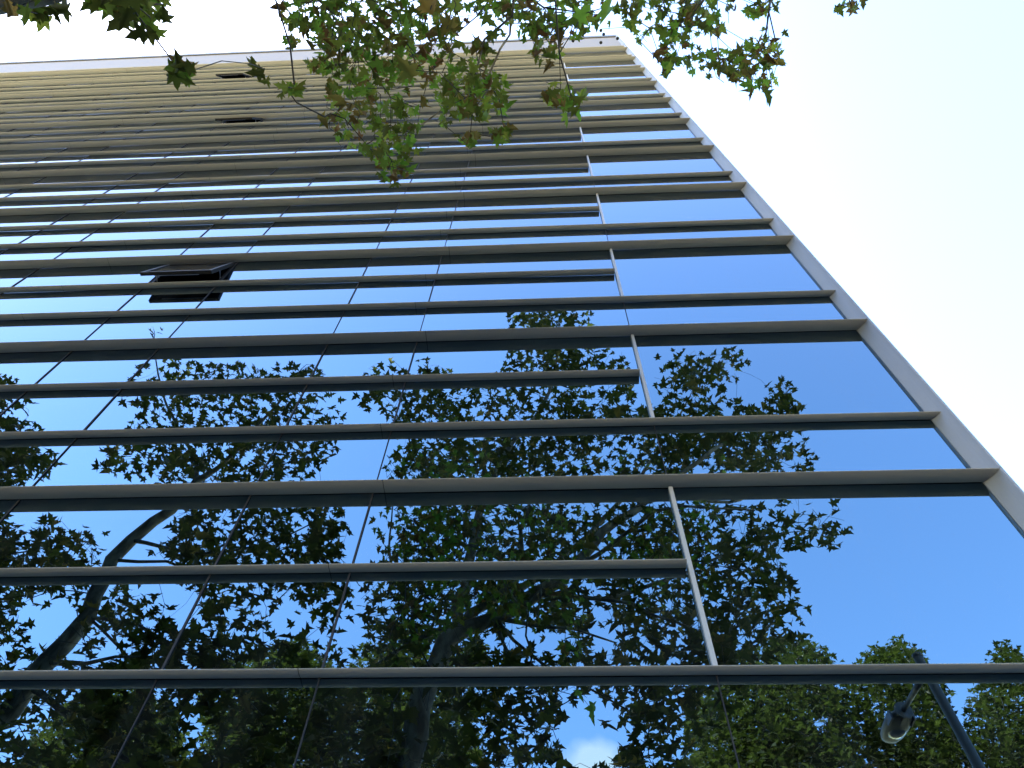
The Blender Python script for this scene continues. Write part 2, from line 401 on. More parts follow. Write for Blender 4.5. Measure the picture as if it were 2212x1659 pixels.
# open windows
def open_window(nb_i, k, ang):
    xl, xr = narrow[nb_i]
    xl += 0.02; xr -= 0.02
    zt = zbig(k) + WIN_TOP; zb_ = zt - WIN_H
    w = empty('open_window', ((xl + xr) / 2, 0, zt)); w.parent = bld
    w.location = Vector(((xl + xr) / 2, 0, zt)) - bld.location
    w['label'] = 'dark awning window swung open at its foot'
    f = MB()
    f.box(xl, xl + 0.045, 0.002, 0.40, zb_, zt); f.box(xr - 0.045, xr, 0.002, 0.40, zb_, zt)
    f.box(xl + 0.046, xr - 0.046, 0.002, 0.40, zt - 0.05, zt - 0.001); f.box(xl + 0.046, xr - 0.046, 0.002, 0.40, zb_ + 0.001, zb_ + 0.05)
    f.box(xl, xr, -0.004, 0.40, zt + 0.001, zt - WIN_TOP - 0.035)
    f.build('window_frame', M['window_metal'], w)
    MB().box(xl + 0.05, xr - 0.05, 0.41, 0.43, zb_ + 0.3, zt - 0.05).build('blind', M['blind'], w)
    a = rad(ang); hy = -0.012
    o = Vector((0, hy, zt)); ex = Vector((1, 0, 0))
    ed = Vector((0, -math.sin(a), -math.cos(a)))      # down the sash
    en = Vector((0, -math.cos(a), math.sin(a)))       # out of the sash
    L = WIN_H - 0.02; xc = (xl + xr) / 2; hw = (xr - xl) / 2 - 0.004
    s = MB(); T = 0.03; F = 0.03
    cx = Vector((xc, 0, 0))
    s.obox(cx + o + ed * (L / 2) + ex * (hw - F), ex * F, ed * (L / 2), en * T)
    s.obox(cx + o + ed * (L / 2) - ex * (hw - F), ex * F, ed * (L / 2), en * T)
    s.obox(cx + o + ed * (L - F), ex * (hw - 2 * F - 0.001), ed * F, en * T)
    s.obox(cx + o + ed * F, ex * (hw - 2 * F - 0.001), ed * F, en * T)
    s.build('sash', M['window_metal'], w)
    g = MB(); g.obox(cx + o + ed * (L / 2) + en * 0.006, ex * (hw - 2 * F + 0.006), ed * (L / 2 - 2 * F + 0.006), en * 0.012)
    g.build('sash_glass', M['glass'], w)
    bk = MB(); bk.obox(cx + o + ed * (L / 2) - en * 0.016, ex * (hw - 2 * F - 0.004), ed * (L / 2 - 2 * F - 0.004), en * 0.006)
    bk.build('sash_backing', M['window_metal'], w)
    st = MB()
    for sx_ in (-1, 1):
        A = Vector((xc + sx_ * (hw - 0.05), 0.03, zt - 0.62 * L)); B = cx + o + ed * (0.55 * L) + ex * (sx_ * (hw - 0.03)) - en * 0.035
        B = Vector((A.x, B.y, B.z)); dv = (B - A); ln = dv.length; dv.normalize(); sd = Vector((1, 0, 0)); up = dv.cross(sd)
        st.obox((A + B) / 2, sd * 0.006, dv * (ln / 2), up * 0.012)
    st.build('stay', M['steel'], w)
    hd = MB(); hd.obox(cx + o + ed * (L - 0.02) - en * 0.036, ex * (hw * 0.62), ed * 0.008, en * 0.005); hd.build('handle', M['steel'], w)
for (nb_i, k), ang in OPEN.items(): open_window(nb_i, k, ang)

# ------------------------------------------------------------------ plane leaves
HALF = [(0.0, 0.0), (0.12, -0.06), (0.34, -0.10), (0.26, 0.03), (0.20, 0.10), (0.36, 0.16), (0.58, 0.30), (0.40, 0.32), (0.33, 0.37), (0.17, 0.39), (0.19, 0.52), (0.27, 0.61), (0.16, 0.67), (0.09, 0.83), (0.0, 1.06)]
HALF_SIMPLE = [(0.0, 0.0), (0.30, -0.08), (0.20, 0.10), (0.56, 0.26), (0.34, 0.34), (0.18, 0.38), (0.27, 0.60), (0.13, 0.68), (0.0, 1.04)]
def leaf_template(half, curl, fold, wob):
    """two flat-ish halves hinged on the midrib; curl bends the blade along its length, fold lifts the sides"""
    h = np.array(half); n = len(h)
    R = np.zeros((n, 3)); R[:, 0] = h[:, 0]; R[:, 1] = h[:, 1] - 0.35
    Lh = R.copy(); Lh[:, 0] *= -1
    V = np.vstack([R, Lh[1:-1]])
    a = np.abs(V[:, 0]); V[:, 2] = fold * a + curl * (V[:, 1] ** 2) + wob * np.sin(V[:, 0] * 9 + 1) * a
    V[:, 0] *= 1 - 0.25 * abs(fold) * a
    fr = list(range(n)); fl = [0] + [n + i for i in range(n - 2)] + [n - 1]
    return V, [fr, fl[::-1]]
TPL = [leaf_template(HALF, c, f, w) for c, f, w in ((-0.15, 0.12, 0.05), (-0.35, 0.28, 0.08), (-0.22, -0.15, 0.06), (-0.05, 0.3, 0.1), (-0.6, 0.55, 0.12), (-0.5, -0.4, 0.1))]
TPL_CURL = [leaf_template(HALF, c, f, w) for c, f, w in ((-1.1, 1.0, 0.4), (0.9, 1.3, 0.5))]
TPL_FAR = [leaf_template(HALF_SIMPLE, c, f, w) for c, f, w in ((-0.2, 0.2, 0.0), (-0.3, -0.15, 0.0))]

def leaves_mesh(name, pos, size, tint, tpls, curl_tpls=None, curl_above=0.9, tilt=0.55, tips=None):
    """one mesh of all the leaves of a crown"""
    n = len(pos); pos = np.asarray(pos)
    # blades lie roughly level and droop: normals scatter round the vertical
    tilt = np.broadcast_to(np.asarray(tilt, float), (n,))
    nrm = np.stack([rng.normal(0, 1, n) * tilt, rng.normal(0, 1, n) * tilt, np.ones(n)], -1)
    nrm /= np.linalg.norm(nrm, axis=1)[:, None]
    ang = rng.uniform(0, 2 * math.pi, n)
    t0 = np.stack([np.cos(ang), np.sin(ang), rng.normal(-0.35, 0.3, n)], -1)
    if tips is not None: t0 = t0 * 0.8 + tips
    t0 -= nrm * (t0 * nrm).sum(1)[:, None]; t0 /= np.linalg.norm(t0, axis=1)[:, None]
    sx = np.cross(t0, nrm)
    kinds = rng.integers(0, len(tpls), n)
    all_t = list(tpls)
    if curl_tpls:
        cu = tint > curl_above
        kinds[cu] = len(tpls) + rng.integers(0, len(curl_tpls), cu.sum()); all_t += list(curl_tpls)
    co, loops, starts, totals, tints = [], [], [], [], []
    vb = 0; lb = 0
    for ti, (V, F) in enumerate(all_t):
        idx = np.where(kinds == ti)[0]
        if len(idx) == 0: continue
        s = size[idx][:, None, None]
        P = pos[idx][:, None, :] + s * (V[None, :, 0:1] * sx[idx][:, None, :] + V[None, :, 1:2] * t0[idx][:, None, :] + V[None, :, 2:3] * nrm[idx][:, None, :])
        nv = len(V); co.append(P.reshape(-1, 3))
        base = vb + np.arange(len(idx)) * nv
        for f in F:
            f = np.array(f)
            lp = (base[:, None] + f[None, :])
            loops.append(lp.reshape(-1)); k_ = len(f)
            starts.append(lb + np.arange(len(idx)) * k_); totals.append(np.full(len(idx), k_)); lb += len(idx) * k_
            tints.append(tint[idx])
        vb += len(idx) * nv
    co = np.concatenate(co); loops = np.concatenate(loops); starts = np.concatenate(starts); totals = np.concatenate(totals); tints = np.concatenate(tints)
    me = bpy.data.meshes.new(name)
    me.vertices.add(len(co)); me.vertices.foreach_set('co', co.astype(np.float32).ravel())
    me.loops.add(len(loops)); me.loops.foreach_set('vertex_index', loops.astype(np.int32))
    me.polygons.add(len(starts)); me.polygons.foreach_set('loop_start', starts.astype(np.int32)); me.polygons.foreach_set('loop_total', totals.astype(np.int32))
    at = me.attributes.new('tint', 'FLOAT', 'FACE'); at.data.foreach_set('value', tints.astype(np.float32))
    me.update(calc_edges=True); me.validate()
    return me

# ------------------------------------------------------------------ branching
class Tree:
    def __init__(s, seed): s.p = []; s.par = []; s.rmin = []; s.w = []; s.r = np.random.default_rng(seed)
    def node(s, p, par, rmin=0.0):
        s.p.append(Vector(p)); s.par.append(par); s.rmin.append(rmin); s.w.append(0.0); return len(s.p) - 1
    def limb(s, pts, r0, r1, par=-1, sub=0.45):
        """a limb through the points, smoothed and wandering a little; returns the node ids"""
        pts = [Vector(q) for q in pts]
        if par >= 0: pts = [s.p[par]] + pts
        out = []; tot = sum((b - a).length for a, b in zip(pts[:-1], pts[1:])); acc = 0
        n = len(pts)
        for i in range(n - 1):
            p0, p1, p2, p3 = pts[max(i - 1, 0)], pts[i], pts[i + 1], pts[min(i + 2, n - 1)]
            L = (p2 - p1).length; m = max(1, int(L / sub))
            for j in range(m):
                t = j / m
                if i == 0 and j == 0 and par >= 0: acc += L / m; continue
                q = 0.5 * ((2 * p1) + (p2 - p0) * t + (2 * p0 - 5 * p1 + 4 * p2 - p3) * t * t + (3 * p1 - p0 - 3 * p2 + p3) * t ** 3)
                f = acc / max(tot, 1e-6); r = r0 + (r1 - r0) * f
                q = q + Vector(s.r.normal(0, 1, 3)) * min(0.03, r * 0.25)
                par = s.node(q, par, r); out.append(par); acc += L / m
        par = s.node(pts[-1], par, r1); out.append(par)
        return out
    def near(s, pt, ids):
        return min(ids, key=lambda i: (s.p[i] - Vector(pt)).length)
    def grow(s, targets, rt=0.004, reach=1.0):
        """carry twigs out to every leaf cluster, nearest ones first; returns the end node of each"""
        tg = np.array(targets); P = np.array([tuple(q) for q in s.p])
        d0 = np.min(np.linalg.norm(tg[:, None, :] - P[None, :, :], axis=2), axis=1)
        order = np.argsort(d0); ends = {}
        cap = len(P) + len(tg) * 12
        buf = np.zeros((cap, 3)); buf[:len(P)] = P; nn = len(P); pen = np.zeros(cap)
        for i in order:
            t = tg[i]
            dd = np.linalg.norm(buf[:nn] - t, axis=1) + pen[:nn]
            j = int(np.argmin(dd)); a = s.p[j]; b = Vector(t); L = (b - a).length
            m = max(1, min(8, int(L / 0.3))); par = j
            side = Vector(s.r.normal(0, 1, 3)); ax = (b - a).normalized() if L > 1e-6 else Vector((0, 0, 1))
            side -= ax * side.dot(ax); bow = side.normalized() * L * 0.10 + Vector((0, 0, 1)) * L * 0.08
            for q in range(1, m + 1):
                f = q / m
                pt = a.lerp(b, f) + bow * math.sin(math.pi * f) + (Vector(s.r.normal(0, 1, 3)) * 0.02 if q < m else Vector((0, 0, 0)))
                par = s.node(pt, par, rt); buf[nn] = tuple(pt); pen[nn] = pen[j] + 0.10 * L * f + 0.06; nn += 1
            ends[i] = par
        return [ends[i] for i in range(len(tg))]
    def meshes(s, name, mat_big, mat_twig, root, r_leaf=0.0035, big=0.03):
        n = len(s.p); w = np.zeros(n); kids = [[] for _ in range(n)]
        for i, p in enumerate(s.par):
            if p >= 0: kids[p].append(i)
        for i in range(n - 1, -1, -1):
            w[i] += 1.0 if not kids[i] else 0.0
            if s.par[i] >= 0: w[s.par[i]] += w[i]
        rad_ = np.maximum(r_leaf * np.power(np.maximum(w, 1), 0.44), np.array(s.rmin))
        rad_ = np.where(np.array(s.rmin) > 0.011, np.array(s.rmin), np.minimum(rad_, 0.05))
        tk, tw = MB(), MB()
        def tube(a, b, ra, rb, mb, k):
            d = b - a
            if d.length < 1e-5: return
            d.normalize(); u = d.orthogonal().normalized(); v = d.cross(u)
            mb.rings([a - d * min(ra, .02) * .3, b + d * rb * 0.3], [u, u], [v, v], [ra, rb], n=k, cap=(k > 6))
        # chains: follow each run of nodes so that rings are shared
        done = [False] * n
        for i in range(n):
            if s.par[i] >= 0 and done[i]: continue
            if s.par[i] < 0: starts = [(None, i)]
            else: starts = [(s.par[i], i)]
            for p0, c0 in starts:
                chain = [] if p0 is None else [p0]
                c = c0
                while True:
                    chain.append(c); done[c] = True
                    nx = [q for q in kids[c] if not done[q]]
                    if not nx: break
                    c = max(nx, key=lambda q: rad_[q])
                if len(chain) < 2: continue
                rr = [rad_[q] for q in chain]
                if p0 is not None: rr[0] = min(rr[0], rr[1] * 1.15)
                isbig = max(rr) > big
                mb = tk if isbig else tw; k = 12 if max(rr) > 0.07 else (8 if isbig else 4)
                pts = [s.p[q] for q in chain]
                tans = [(pts[min(q + 1, len(pts) - 1)] - pts[max(q - 1, 0)]).normalized() for q in range(len(pts))]
                u = tans[0].orthogonal().normalized(); us, vs = [], []
                for t in tans:
                    u = u - t * u.dot(t)
                    u = u.normalized() if u.length > 1e-6 else t.orthogonal().normalized()
                    us.append(u.copy()); vs.append(t.cross(u))
                mb.rings(pts, us, vs, rr, n=k, cap=True)
        if tk.v: tk.build('trunk', mat_big, root, smooth=True)
        if tw.v: tw.build('twigs', mat_twig, root, smooth=True)

def in_poly(x, y, poly):
    poly = np.asarray(poly, float); ins = np.zeros(len(x), bool); j = len(poly) - 1
    for i in range(len(poly)):
        xi, yi = poly[i]; xj, yj = poly[j]
        c = ((yi > y) != (yj > y)) & (x < (xj - xi) * (y - yi) / ((yj - yi) + 1e-9) + xi)
        ins ^= c; j = i
    return ins
def sample_poly(poly, n):
    poly = np.asarray(poly, float); lo, hi = poly.min(0), poly.max(0); out = []
    while len(out) < n:
        q = rng.uniform(lo, hi, (n * 3, 2)); q = q[in_poly(q[:, 0], q[:, 1], poly)]
        out += list(q)
    return np.array(out[:n])
def area(poly):
    p = np.asarray(poly, float); q = np.roll(p, -1, 0)
    return 0.5 * abs((p[:, 0] * q[:, 1] - q[:, 0] * p[:, 1]).sum())

def crown(tree, regions, gaps, leaf=0.25, per=7, spread=0.30, map_fn=None, unmap=None, clear=()):
    """regions: (outline, clusters per 10^4 square units, near, far). Returns leaf positions grouped by cluster."""
    cl = []; sps = []
    for poly, dens, a, b in regions:
        n = max(1, int(area(poly) / 1e4 * dens + 0.5))
        q = sample_poly(poly, n); keep = np.ones(len(q), bool)
        for g in gaps: keep &= ~in_poly(q[:, 0], q[:, 1], g)
        for x, y in q[keep]:
            dd = rng.uniform(a, b); cl.append(map_fn(x, y, dd)); sps.append(min(spread, 0.30 * math.sqrt(area(poly)) * dd / FOC) if map_fn is seen else spread)
    cl = np.array([tuple(c) for c in cl])
    ends = tree.grow(cl)
    pos = []; outw = []
    for c, e, spread in zip(cl, ends, sps):
        m = max(2, rng.poisson(per)); pa = tree.par[e]; ax = (tree.p[e] - tree.p[pa]) if pa >= 0 else Vector((0, 0, 1))
        ax = np.array(ax.normalized())
        for _ in range(m):
            off = rng.normal(0, spread, 3) * np.array([1, 1, 0.75]) - ax * abs(rng.normal(0, spread * 0.6)) + np.array([0, 0, -0.06])
            pos.append(c + off); outw.append(off / (np.linalg.norm(off) + 1e-6))
    pos = np.array(pos); outw = np.array(outw)
    q, ok = unmap(pos)
    jit = rng.normal(0, 6, q.shape); qq = q + jit
    keep = np.zeros(len(pos), bool)
    for poly, *_ in regions: keep |= in_poly(qq[:, 0], qq[:, 1], poly)
    for g in gaps: keep &= ~(in_poly(qq[:, 0], qq[:, 1], g) & (rng.uniform(0, 1, len(pos)) < 0.9))
    keep |= ~ok
    if unmap is un_mirror:
        dq, dz = project_np(pos); keep &= ~((dz > 0) & (dq[:, 0] > -40) & (dq[:, 0] < 2252) & (dq[:, 1] > -60) & (dq[:, 1] < 1700))
    for line, wd in clear:
        L = np.array(line, float); dmin = np.full(len(qq), 1e9)
        for a, b in zip(L[:-1], L[1:]):
            ab = b - a; t = np.clip(((qq - a) @ ab) / (ab @ ab), 0, 1); dmin = np.minimum(dmin, np.linalg.norm(qq - a - t[:, None] * ab, axis=1))
        keep &= ~((dmin < wd) & (pos[:, 1] > D - 11.6) & (rng.uniform(0, 1, len(pos)) < 0.82))
    return pos[keep], outw[keep]

def un_mirror(P):
    Q = P.copy(); Q[:, 1] = -Q[:, 1]
    q, z = project_np(Q); return q, z > 0
def un_direct(P):
    q, z = project_np(P); return q, z > 0

def sizes(n, s): return s * np.clip(rng.normal(1.0, 0.2, n), 0.5, 1.5)

# ---- tree A: the plane tree behind the viewer, mirrored in the middle of the glass, its twigs overhead
treeA = Tree(3)
Y = 11.0
m_ = mirrored
def shifted(p, dx=0, dy=0, z=None): return Vector((p.x + dx, p.y + dy, p.z if z is None else z))
b0 = m_(880, 1659, Y)
tA = treeA.limb([shifted(b0, -0.35, -0.1, -0.1), shifted(b0, -0.25, -0.05, 3.0), shifted(b0, -0.08, 0, 6.5), b0, m_(911, 1539, Y), m_(944, 1423, Y), m_(962, 1383, Y)], 0.34, 0.185)
fork = tA[-1]
lA = treeA.limb([m_(1004, 1353, 10.9), m_(1071, 1331, 10.8), m_(1117, 1306, 10.7), m_(1171, 1279, 10.6), m_(1212, 1254, 10.5), m_(1304, 1143, 10.3), m_(1336, 1120, 10.2), m_(1450, 1040, 10.2), m_(1560, 960, 10.2)], 0.15, 0.035, fork)
lB = treeA.limb([m_(984, 1346, 11.1), m_(991, 1306, 11.1), m_(1004, 1262, 11.2), m_(1017, 1189, 11.3), m_(1031, 1116, 11.4), m_(1050, 1060, 11.4), m_(1105, 955, 11.5), m_(1170, 880, 11.5), m_(1200, 780, 11.4), m_(1210, 700, 11.3)], 0.125, 0.02, fork)
lC = treeA.limb([m_(1020, 1323, 11.6), m_(1071, 1296, 11.9), m_(1154, 1250, 12.2), m_(1250, 1170, 12.5), m_(1340, 1080, 12.7), m_(1430, 960, 12.9), m_(1490, 860, 13.0)], 0.105, 0.02, tA[-1])
treeA.limb([m_(1120, 1343, 10.6), m_(1170, 1351, 10.4), m_(1240, 1356, 10.2), m_(1330, 1385, 10.1)], 0.05, 0.014, treeA.near(m_(1080, 1330, 10.8), lA))
lE = treeA.limb([m_(1187, 1289, 10.5), m_(1237, 1287, 10.3), m_(1304, 1294, 10.1), m_(1367, 1302, 10.0), m_(1410, 1326, 9.9), m_(1490, 1350, 9.8)], 0.055, 0.015, treeA.near(m_(1150, 1290, 10.6), lA))
treeA.limb([m_(1440, 1250, 10.2), m_(1560, 1200, 10.3), m_(1700, 1150, 10.5)], 0.045, 0.012, treeA.near(m_(1300, 1294, 10.1), lE))
treeA.limb([m_(1085, 1385, 10.9), m_(1106, 1424, 10.8), m_(1150, 1480, 10.7), m_(1200, 1560, 10.6)], 0.04, 0.012, treeA.near(m_(1060, 1335, 10.8), lA))
treeA.limb([m_(1110, 1380, 11.0), m_(1180, 1435, 11.1), m_(1290, 1500, 11.2), m_(1400, 1560, 11.3)], 0.035, 0.012, treeA.near(m_(1060, 1335, 10.8), lA))
treeA.limb([m_(897, 1379, 11.1), m_(820, 1429, 11.2), m_(740, 1480, 11.2), m_(640, 1520, 11.3)], 0.045, 0.012, treeA.near(m_(967, 1340, 11.1), lB))
treeA.limb([m_(905, 1320, 11.6), m_(860, 1260, 11.9), m_(840, 1180, 12.1), m_(850, 1080, 12.3)], 0.06, 0.014, treeA.near(m_(985, 1346, 11.1), lB))
treeA.limb([m_(960, 1060, 11.8), m_(900, 980, 12.0), m_(850, 880, 12.2)], 0.045, 0.012, treeA.near(m_(1025, 1140, 11.3), lB))
treeA.limb([m_(1600, 1080, 11.5), m_(1660, 980, 11.8), m_(1695, 860, 12.0)], 0.045, 0.012, treeA.near(m_(1400, 1060, 10.2), lA))
# limbs that reach over the viewer towards the facade
zA = treeA.p[fork].z
lG = treeA.limb([Vector((-0.6, -5.6, zA + 0.9)), Vector((-0.5, -4.75, zA + 1.2)), Vector((-0.35, -4.2, zA + 1.05)), Vector((-0.3, -3.75, zA + 0.75))], 0.09, 0.016, treeA.near(m_(985, 1340, 11.1), lB))
lH = treeA.limb([Vector((1.0, -5.4, zA + 1.2)), Vector((2.0, -4.55, zA + 1.4)), Vector((2.9, -4.2, zA + 1.0)), Vector((3.6, -4.0, zA + 0.7))], 0.07, 0.014, treeA.near(m_(1004, 1353, 10.9), lA))
treeA.limb([seen(1560, -60, 9.4), seen(1700, -75, 9.3), seen(1815, -45, 9.2), seen(1828, -12, 9.1)], 0.012, 0.005, treeA.near(seen(1500, -40, 9.5), lH))
A_regions = [
    ([(1098, 672), (1180, 655), (1235, 640), (1275, 678), (1280, 705), (1098, 708)], 30, 9.6, 13.2),
    ([(1105, 705), (1280, 705), (1350, 765), (1372, 850), (1372, 1040), (840, 1040), (835, 985), (880, 940), (855, 905), (760, 870), (752, 850), (800, 845), (790, 795), (880, 765), (950, 775), (960, 800), (1060, 815), (1090, 780)], 18, 9.3, 13.5),
    ([(1395, 790), (1440, 755), (1500, 748), (1530, 775), (1560, 745), (1605, 760), (1600, 810), (1550, 870), (1430, 880)], 18, 9.6, 13.0),
    ([(1372, 880), (1600, 870), (1640, 885), (1685, 808), (1718, 815), (1722, 870), (1755, 885), (1750, 960), (1780, 1020), (1372, 1040)], 23, 9.5, 13.4),
    ([(880, 1080), (1000, 1090), (1100, 1085), (1330, 1085), (1560, 1080), (1800, 1085), (1855, 1130), (1830, 1180), (1760, 1190), (1690, 1180), (1700, 1250), (1760, 1290), (1755, 1340), (1720, 1400), (1640, 1440), (800, 1440), (770, 1260), (800, 1200), (870, 1180), (840, 1130)], 11.5, 9.4, 13.2),
    ([(760, 1440), (1700, 1440), (1560, 1560), (1480, 1659), (1480, 1720), (640, 1720), (650, 1500)], 10.5, 9.4, 12.8),
]
A_gaps = [[(1105, 1345), (1240, 1360), (1200, 1420), (1110, 1400)], [(1050, 1345), (1085, 1380), (1070, 1430), (1040, 1400)], [(1210, 1530), (1330, 1500), (1350, 1580), (1330, 1660), (1210, 1660)],
          [(1280, 1340), (1330, 1350), (1320, 1420), (1270, 1400)], [(1700, 1000), (1720, 1000), (1720, 1030), (1700, 1030)], [(880, 1090), (960, 1085), (940, 1110)], [(800, 1300), (860, 1290), (850, 1330)], [(1100, 1130), (1140, 1120), (1130, 1160)],
          [(1240, 1195), (1300, 1190), (1290, 1225)], [(690, 1500), (740, 1500), (720, 1560)]]
A_clear = [([(875, 1700), (911, 1539), (944, 1423), (962, 1383)], 36), ([(962, 1383), (1004, 1353), (1071, 1331), (1117, 1306), (1212, 1254)], 22), ([(962, 1383), (991, 1306), (1004, 1262), (1017, 1189), (1031, 1116)], 18), ([(1020, 1323), (1071, 1296), (1154, 1250)], 14)]
pA, oA = crown(treeA, A_regions, A_gaps, per=8, spread=0.33, map_fn=mirrored, unmap=un_mirror, clear=A_clear)
rA = empty('plane_tree', (treeA.p[0].x, treeA.p[0].y, 0))
tag(rA, 'plane tree whose leafy twigs hang down over the middle of the facade', 'tree', 'street plane trees')
# the twigs seen directly, hanging over the viewer
P3 = lambda pts, ox: [(ox + x / 3, y / 3) for x, y in pts]
D_regions = [
    (P3([(280, -60), (1250, -60), (1250, 330), (1050, 420), (860, 330), (700, 400), (420, 330), (280, 330)], 576), 21.3, 7.5, 11.5),
    (P3([(80, -40), (280, -40), (250, 250), (150, 350), (80, 330), (110, 230), (60, 120)], 576), 11.7, 8, 10.5),
    (P3([(280, 330), (420, 330), (420, 470), (370, 520), (280, 420)], 576), 15.5, 8, 10),
    (P3([(420, 340), (1040, 340), (1060, 560), (1000, 700), (960, 990), (760, 1030), (600, 980), (470, 990), (330, 740), (400, 600)], 576), 18.9, 7.6, 10.5),
    (P3([(690, 980), (930, 990), (940, 1130), (860, 1190), (750, 1160)], 576), 29.2, 7.8, 9),
    (P3([(1060, 560), (1130, 430), (1400, 420), (1560, 500), (1590, 720), (1400, 780), (1250, 760), (1180, 880), (1060, 720)], 576), 18.9, 7.4, 9.5),
    (P3([(1440, 790), (1610, 800), (1600, 900), (1480, 940)], 576), 24.1, 7.6, 8.6),
    (P3([(1210, 850), (1360, 850), (1350, 960), (1220, 975)], 576), 20.6, 7.6, 8.6),
    (P3([(1250, -50), (2250, -50), (2212, 190), (1950, 260), (1700, 230), (1480, 230), (1450, 150), (1270, 150)], 576), 21.3, 7.6, 11),
    (P3([(1330, 250), (1480, 250), (1470, 370), (1340, 370)], 576), 12, 7.8, 9),
    (P3([(1660, 250), (1950, 240), (1900, 430), (1780, 420)], 576), 13.8, 7.8, 9.5),
    (P3([(1780, 520), (1940, 490), (2070, 640), (2060, 760), (1900, 790), (1880, 680), (1790, 650)], 576), 14.4, 6.6, 7.6),
    (P3([(480, -50), (700, -50), (700, 180), (560, 180)], 1152), 17.3, 8.5, 11),
    (P3([(760, -50), (1290, -50), (1290, 200), (1060, 330), (1060, 440), (880, 450), (800, 330), (650, 280), (760, 150)], 1152), 20, 8, 11),
    (P3([(790, 380), (940, 400), (900, 470), (830, 570), (790, 470)], 1152), 17.3, 7.8, 8.8),
    (P3([(1040, 350), (1290, 330), (1300, 560), (1140, 560)], 1152), 16.5, 8.3, 10),
    (P3([(1290, 300), (1400, 220), (1640, 210), (1640, 330), (1560, 460), (1570, 640), (1510, 650), (1480, 600), (1380, 620), (1290, 440)], 1152), 22.7, 8.3, 10.5),
    (P3([(1290, -40), (1660, -40), (1650, 70), (1480, 110), (1300, 80)], 1152), 17.3, 8.5, 10.5),
    (P3([(1930, -30), (2130, -30), (2120, 60), (2040, 90), (1940, 90)], 1152), 18.9, 8.5, 9.5),
    (P3([(60, 550), (220, 560), (200, 670), (90, 665)], 576), 24.1, 6.8, 7.4),
]
D_gaps = [P3([(1270, 160), (1470, 130), (1490, 250), (1290, 260)], 576), P3([(270, 200), (285, 200), (285, 290), (200, 300)], 576), P3([(1100, 210), (1290, 250), (1250, 330), (1080, 330)], 1152), P3([(1090, 610), (1120, 640), (1120, 740), (1060, 700)], 576)]
n_before = len(treeA.p)
pD, oD = crown(treeA, D_regions, D_gaps, per=5, spread=0.24, map_fn=seen, unmap=un_direct)
# a few big near leaves low over the viewer
near_pts = [seen(x, y, r) for x, y, r in ((930, 20, 5.2), (965, 62, 5.6), (880, 150, 7.0), (985, 10, 5.9), (1260, 30, 6.4), (1310, 15, 6.2))]
treeA.grow(np.array([tuple(p) for p in near_pts]))
pN = np.array([tuple(p) for p in near_pts])
tintA = np.where(rng.uniform(0, 1, len(pA)) < 0.06, 0.9, rng.beta(1.4, 3.6, len(pA)) * 0.42)  # mirrored crown: its shade is put into a darker leaf tint
tintD = np.where(rng.uniform(0, 1, len(pD)) < 0.21, rng.uniform(0.86, 1.0, len(pD)), 0.20 + rng.beta(1.5, 1.6, len(pD)) * 0.65)  # overhead twigs: sky light through the leaves put into a lighter tint
tintN = np.array([0.95, 0.9, 0.86, 0.5, 0.62, 0.66])
pos = np.vstack([pA, pD, pN]); tnt = np.concatenate([tintA, tintD, tintN])
szs = np.concatenate([sizes(len(pA), 0.22), sizes(len(pD), 0.118), sizes(len(pN), 0.2)])
tips = np.vstack([oA * 0.6, oD * 0.5 + np.array([0, 0, -0.5]), np.tile(np.array([[0, 0, -0.9]]), (len(pN), 1))])
treeA.meshes('plane_tree', M['bark'], M['twig'], rA)
tlt = np.concatenate([np.full(len(pA), 0.55), np.full(len(pD), 0.95), np.full(len(pN), 0.6)])
link('crown', leaves_mesh('crown', pos, szs, tnt, TPL, TPL_CURL, 0.86, tlt, tips), M['leaf'], rA)
# dangling seed balls
for x, y, r in ((1298, 66, 8.0), (1304, 74, 8.0), (1298, 92, 8.1), (1238, 88, 8.0), (1334, 83, 8.1), (726, 140, 8.2), (718, 148, 8.2), (701, 130, 8.3), (1423, 117, 8.2)):
    c = seen(x, y, r); sb = bmesh.new(); bmesh.ops.create_icosphere(sb, subdivisions=2, radius=0.016, matrix=Matrix.Translation(c))
    tp = c + Vector((rng.normal(0, 0.02), rng.normal(0, 0.02), 0.11))
    me = bpy.data.meshes.new('seed_ball'); sb.to_mesh(me); sb.free(); link('seed_ball', me, M['seed'], rA, True)

# ---- tree B: leaning trunk mirrored at the left, pale limb over the top left corner
treeB = Tree(5)
Y = 11.4
e0 = m_(-60, 1600, Y)
tB = treeB.limb([shifted(e0, -2.3, -0.4, -0.1), shifted(e0, -2.1, -0.3, 3.0), shifted(e0, -1.2, -0.1, 6.0), e0, m_(20, 1536, Y), m_(97, 1433, Y), m_(143, 1389, Y), m_(187, 1333, Y), m_(210, 1279, Y), m_(247, 1209, Y), m_(290, 1166, Y), m_(333, 1126, Y), m_(372, 1104, Y), m_(420, 1040, Y)], 0.36, 0.10)
treeB.limb([m_(423, 1001, 11.5), m_(403, 961, 11.6), m_(373, 905, 11.8), m_(350, 850, 12.0), m_(335, 770, 12.0), m_(333, 715, 12.0)], 0.06, 0.012, tB[-1])
treeB.limb([m_(467, 1012, 11.2), m_(500, 978, 11.1), m_(560, 920, 11.0), m_(620, 850, 10.9), m_(650, 800, 10.9)], 0.07, 0.012, tB[-1])
treeB.limb([m_(187, 1433, 11.0), m_(250, 1419, 10.8), m_(330, 1420, 10.6)], 0.06, 0.015, treeB.near(m_(105, 1425, Y), tB))
treeB.limb([m_(300, 1349, 11.0), m_(347, 1376, 10.8), m_(393, 1409, 10.6), m_(470, 1450, 10.4)], 0.04, 0.012, treeB.near(m_(205, 1320, Y), tB))
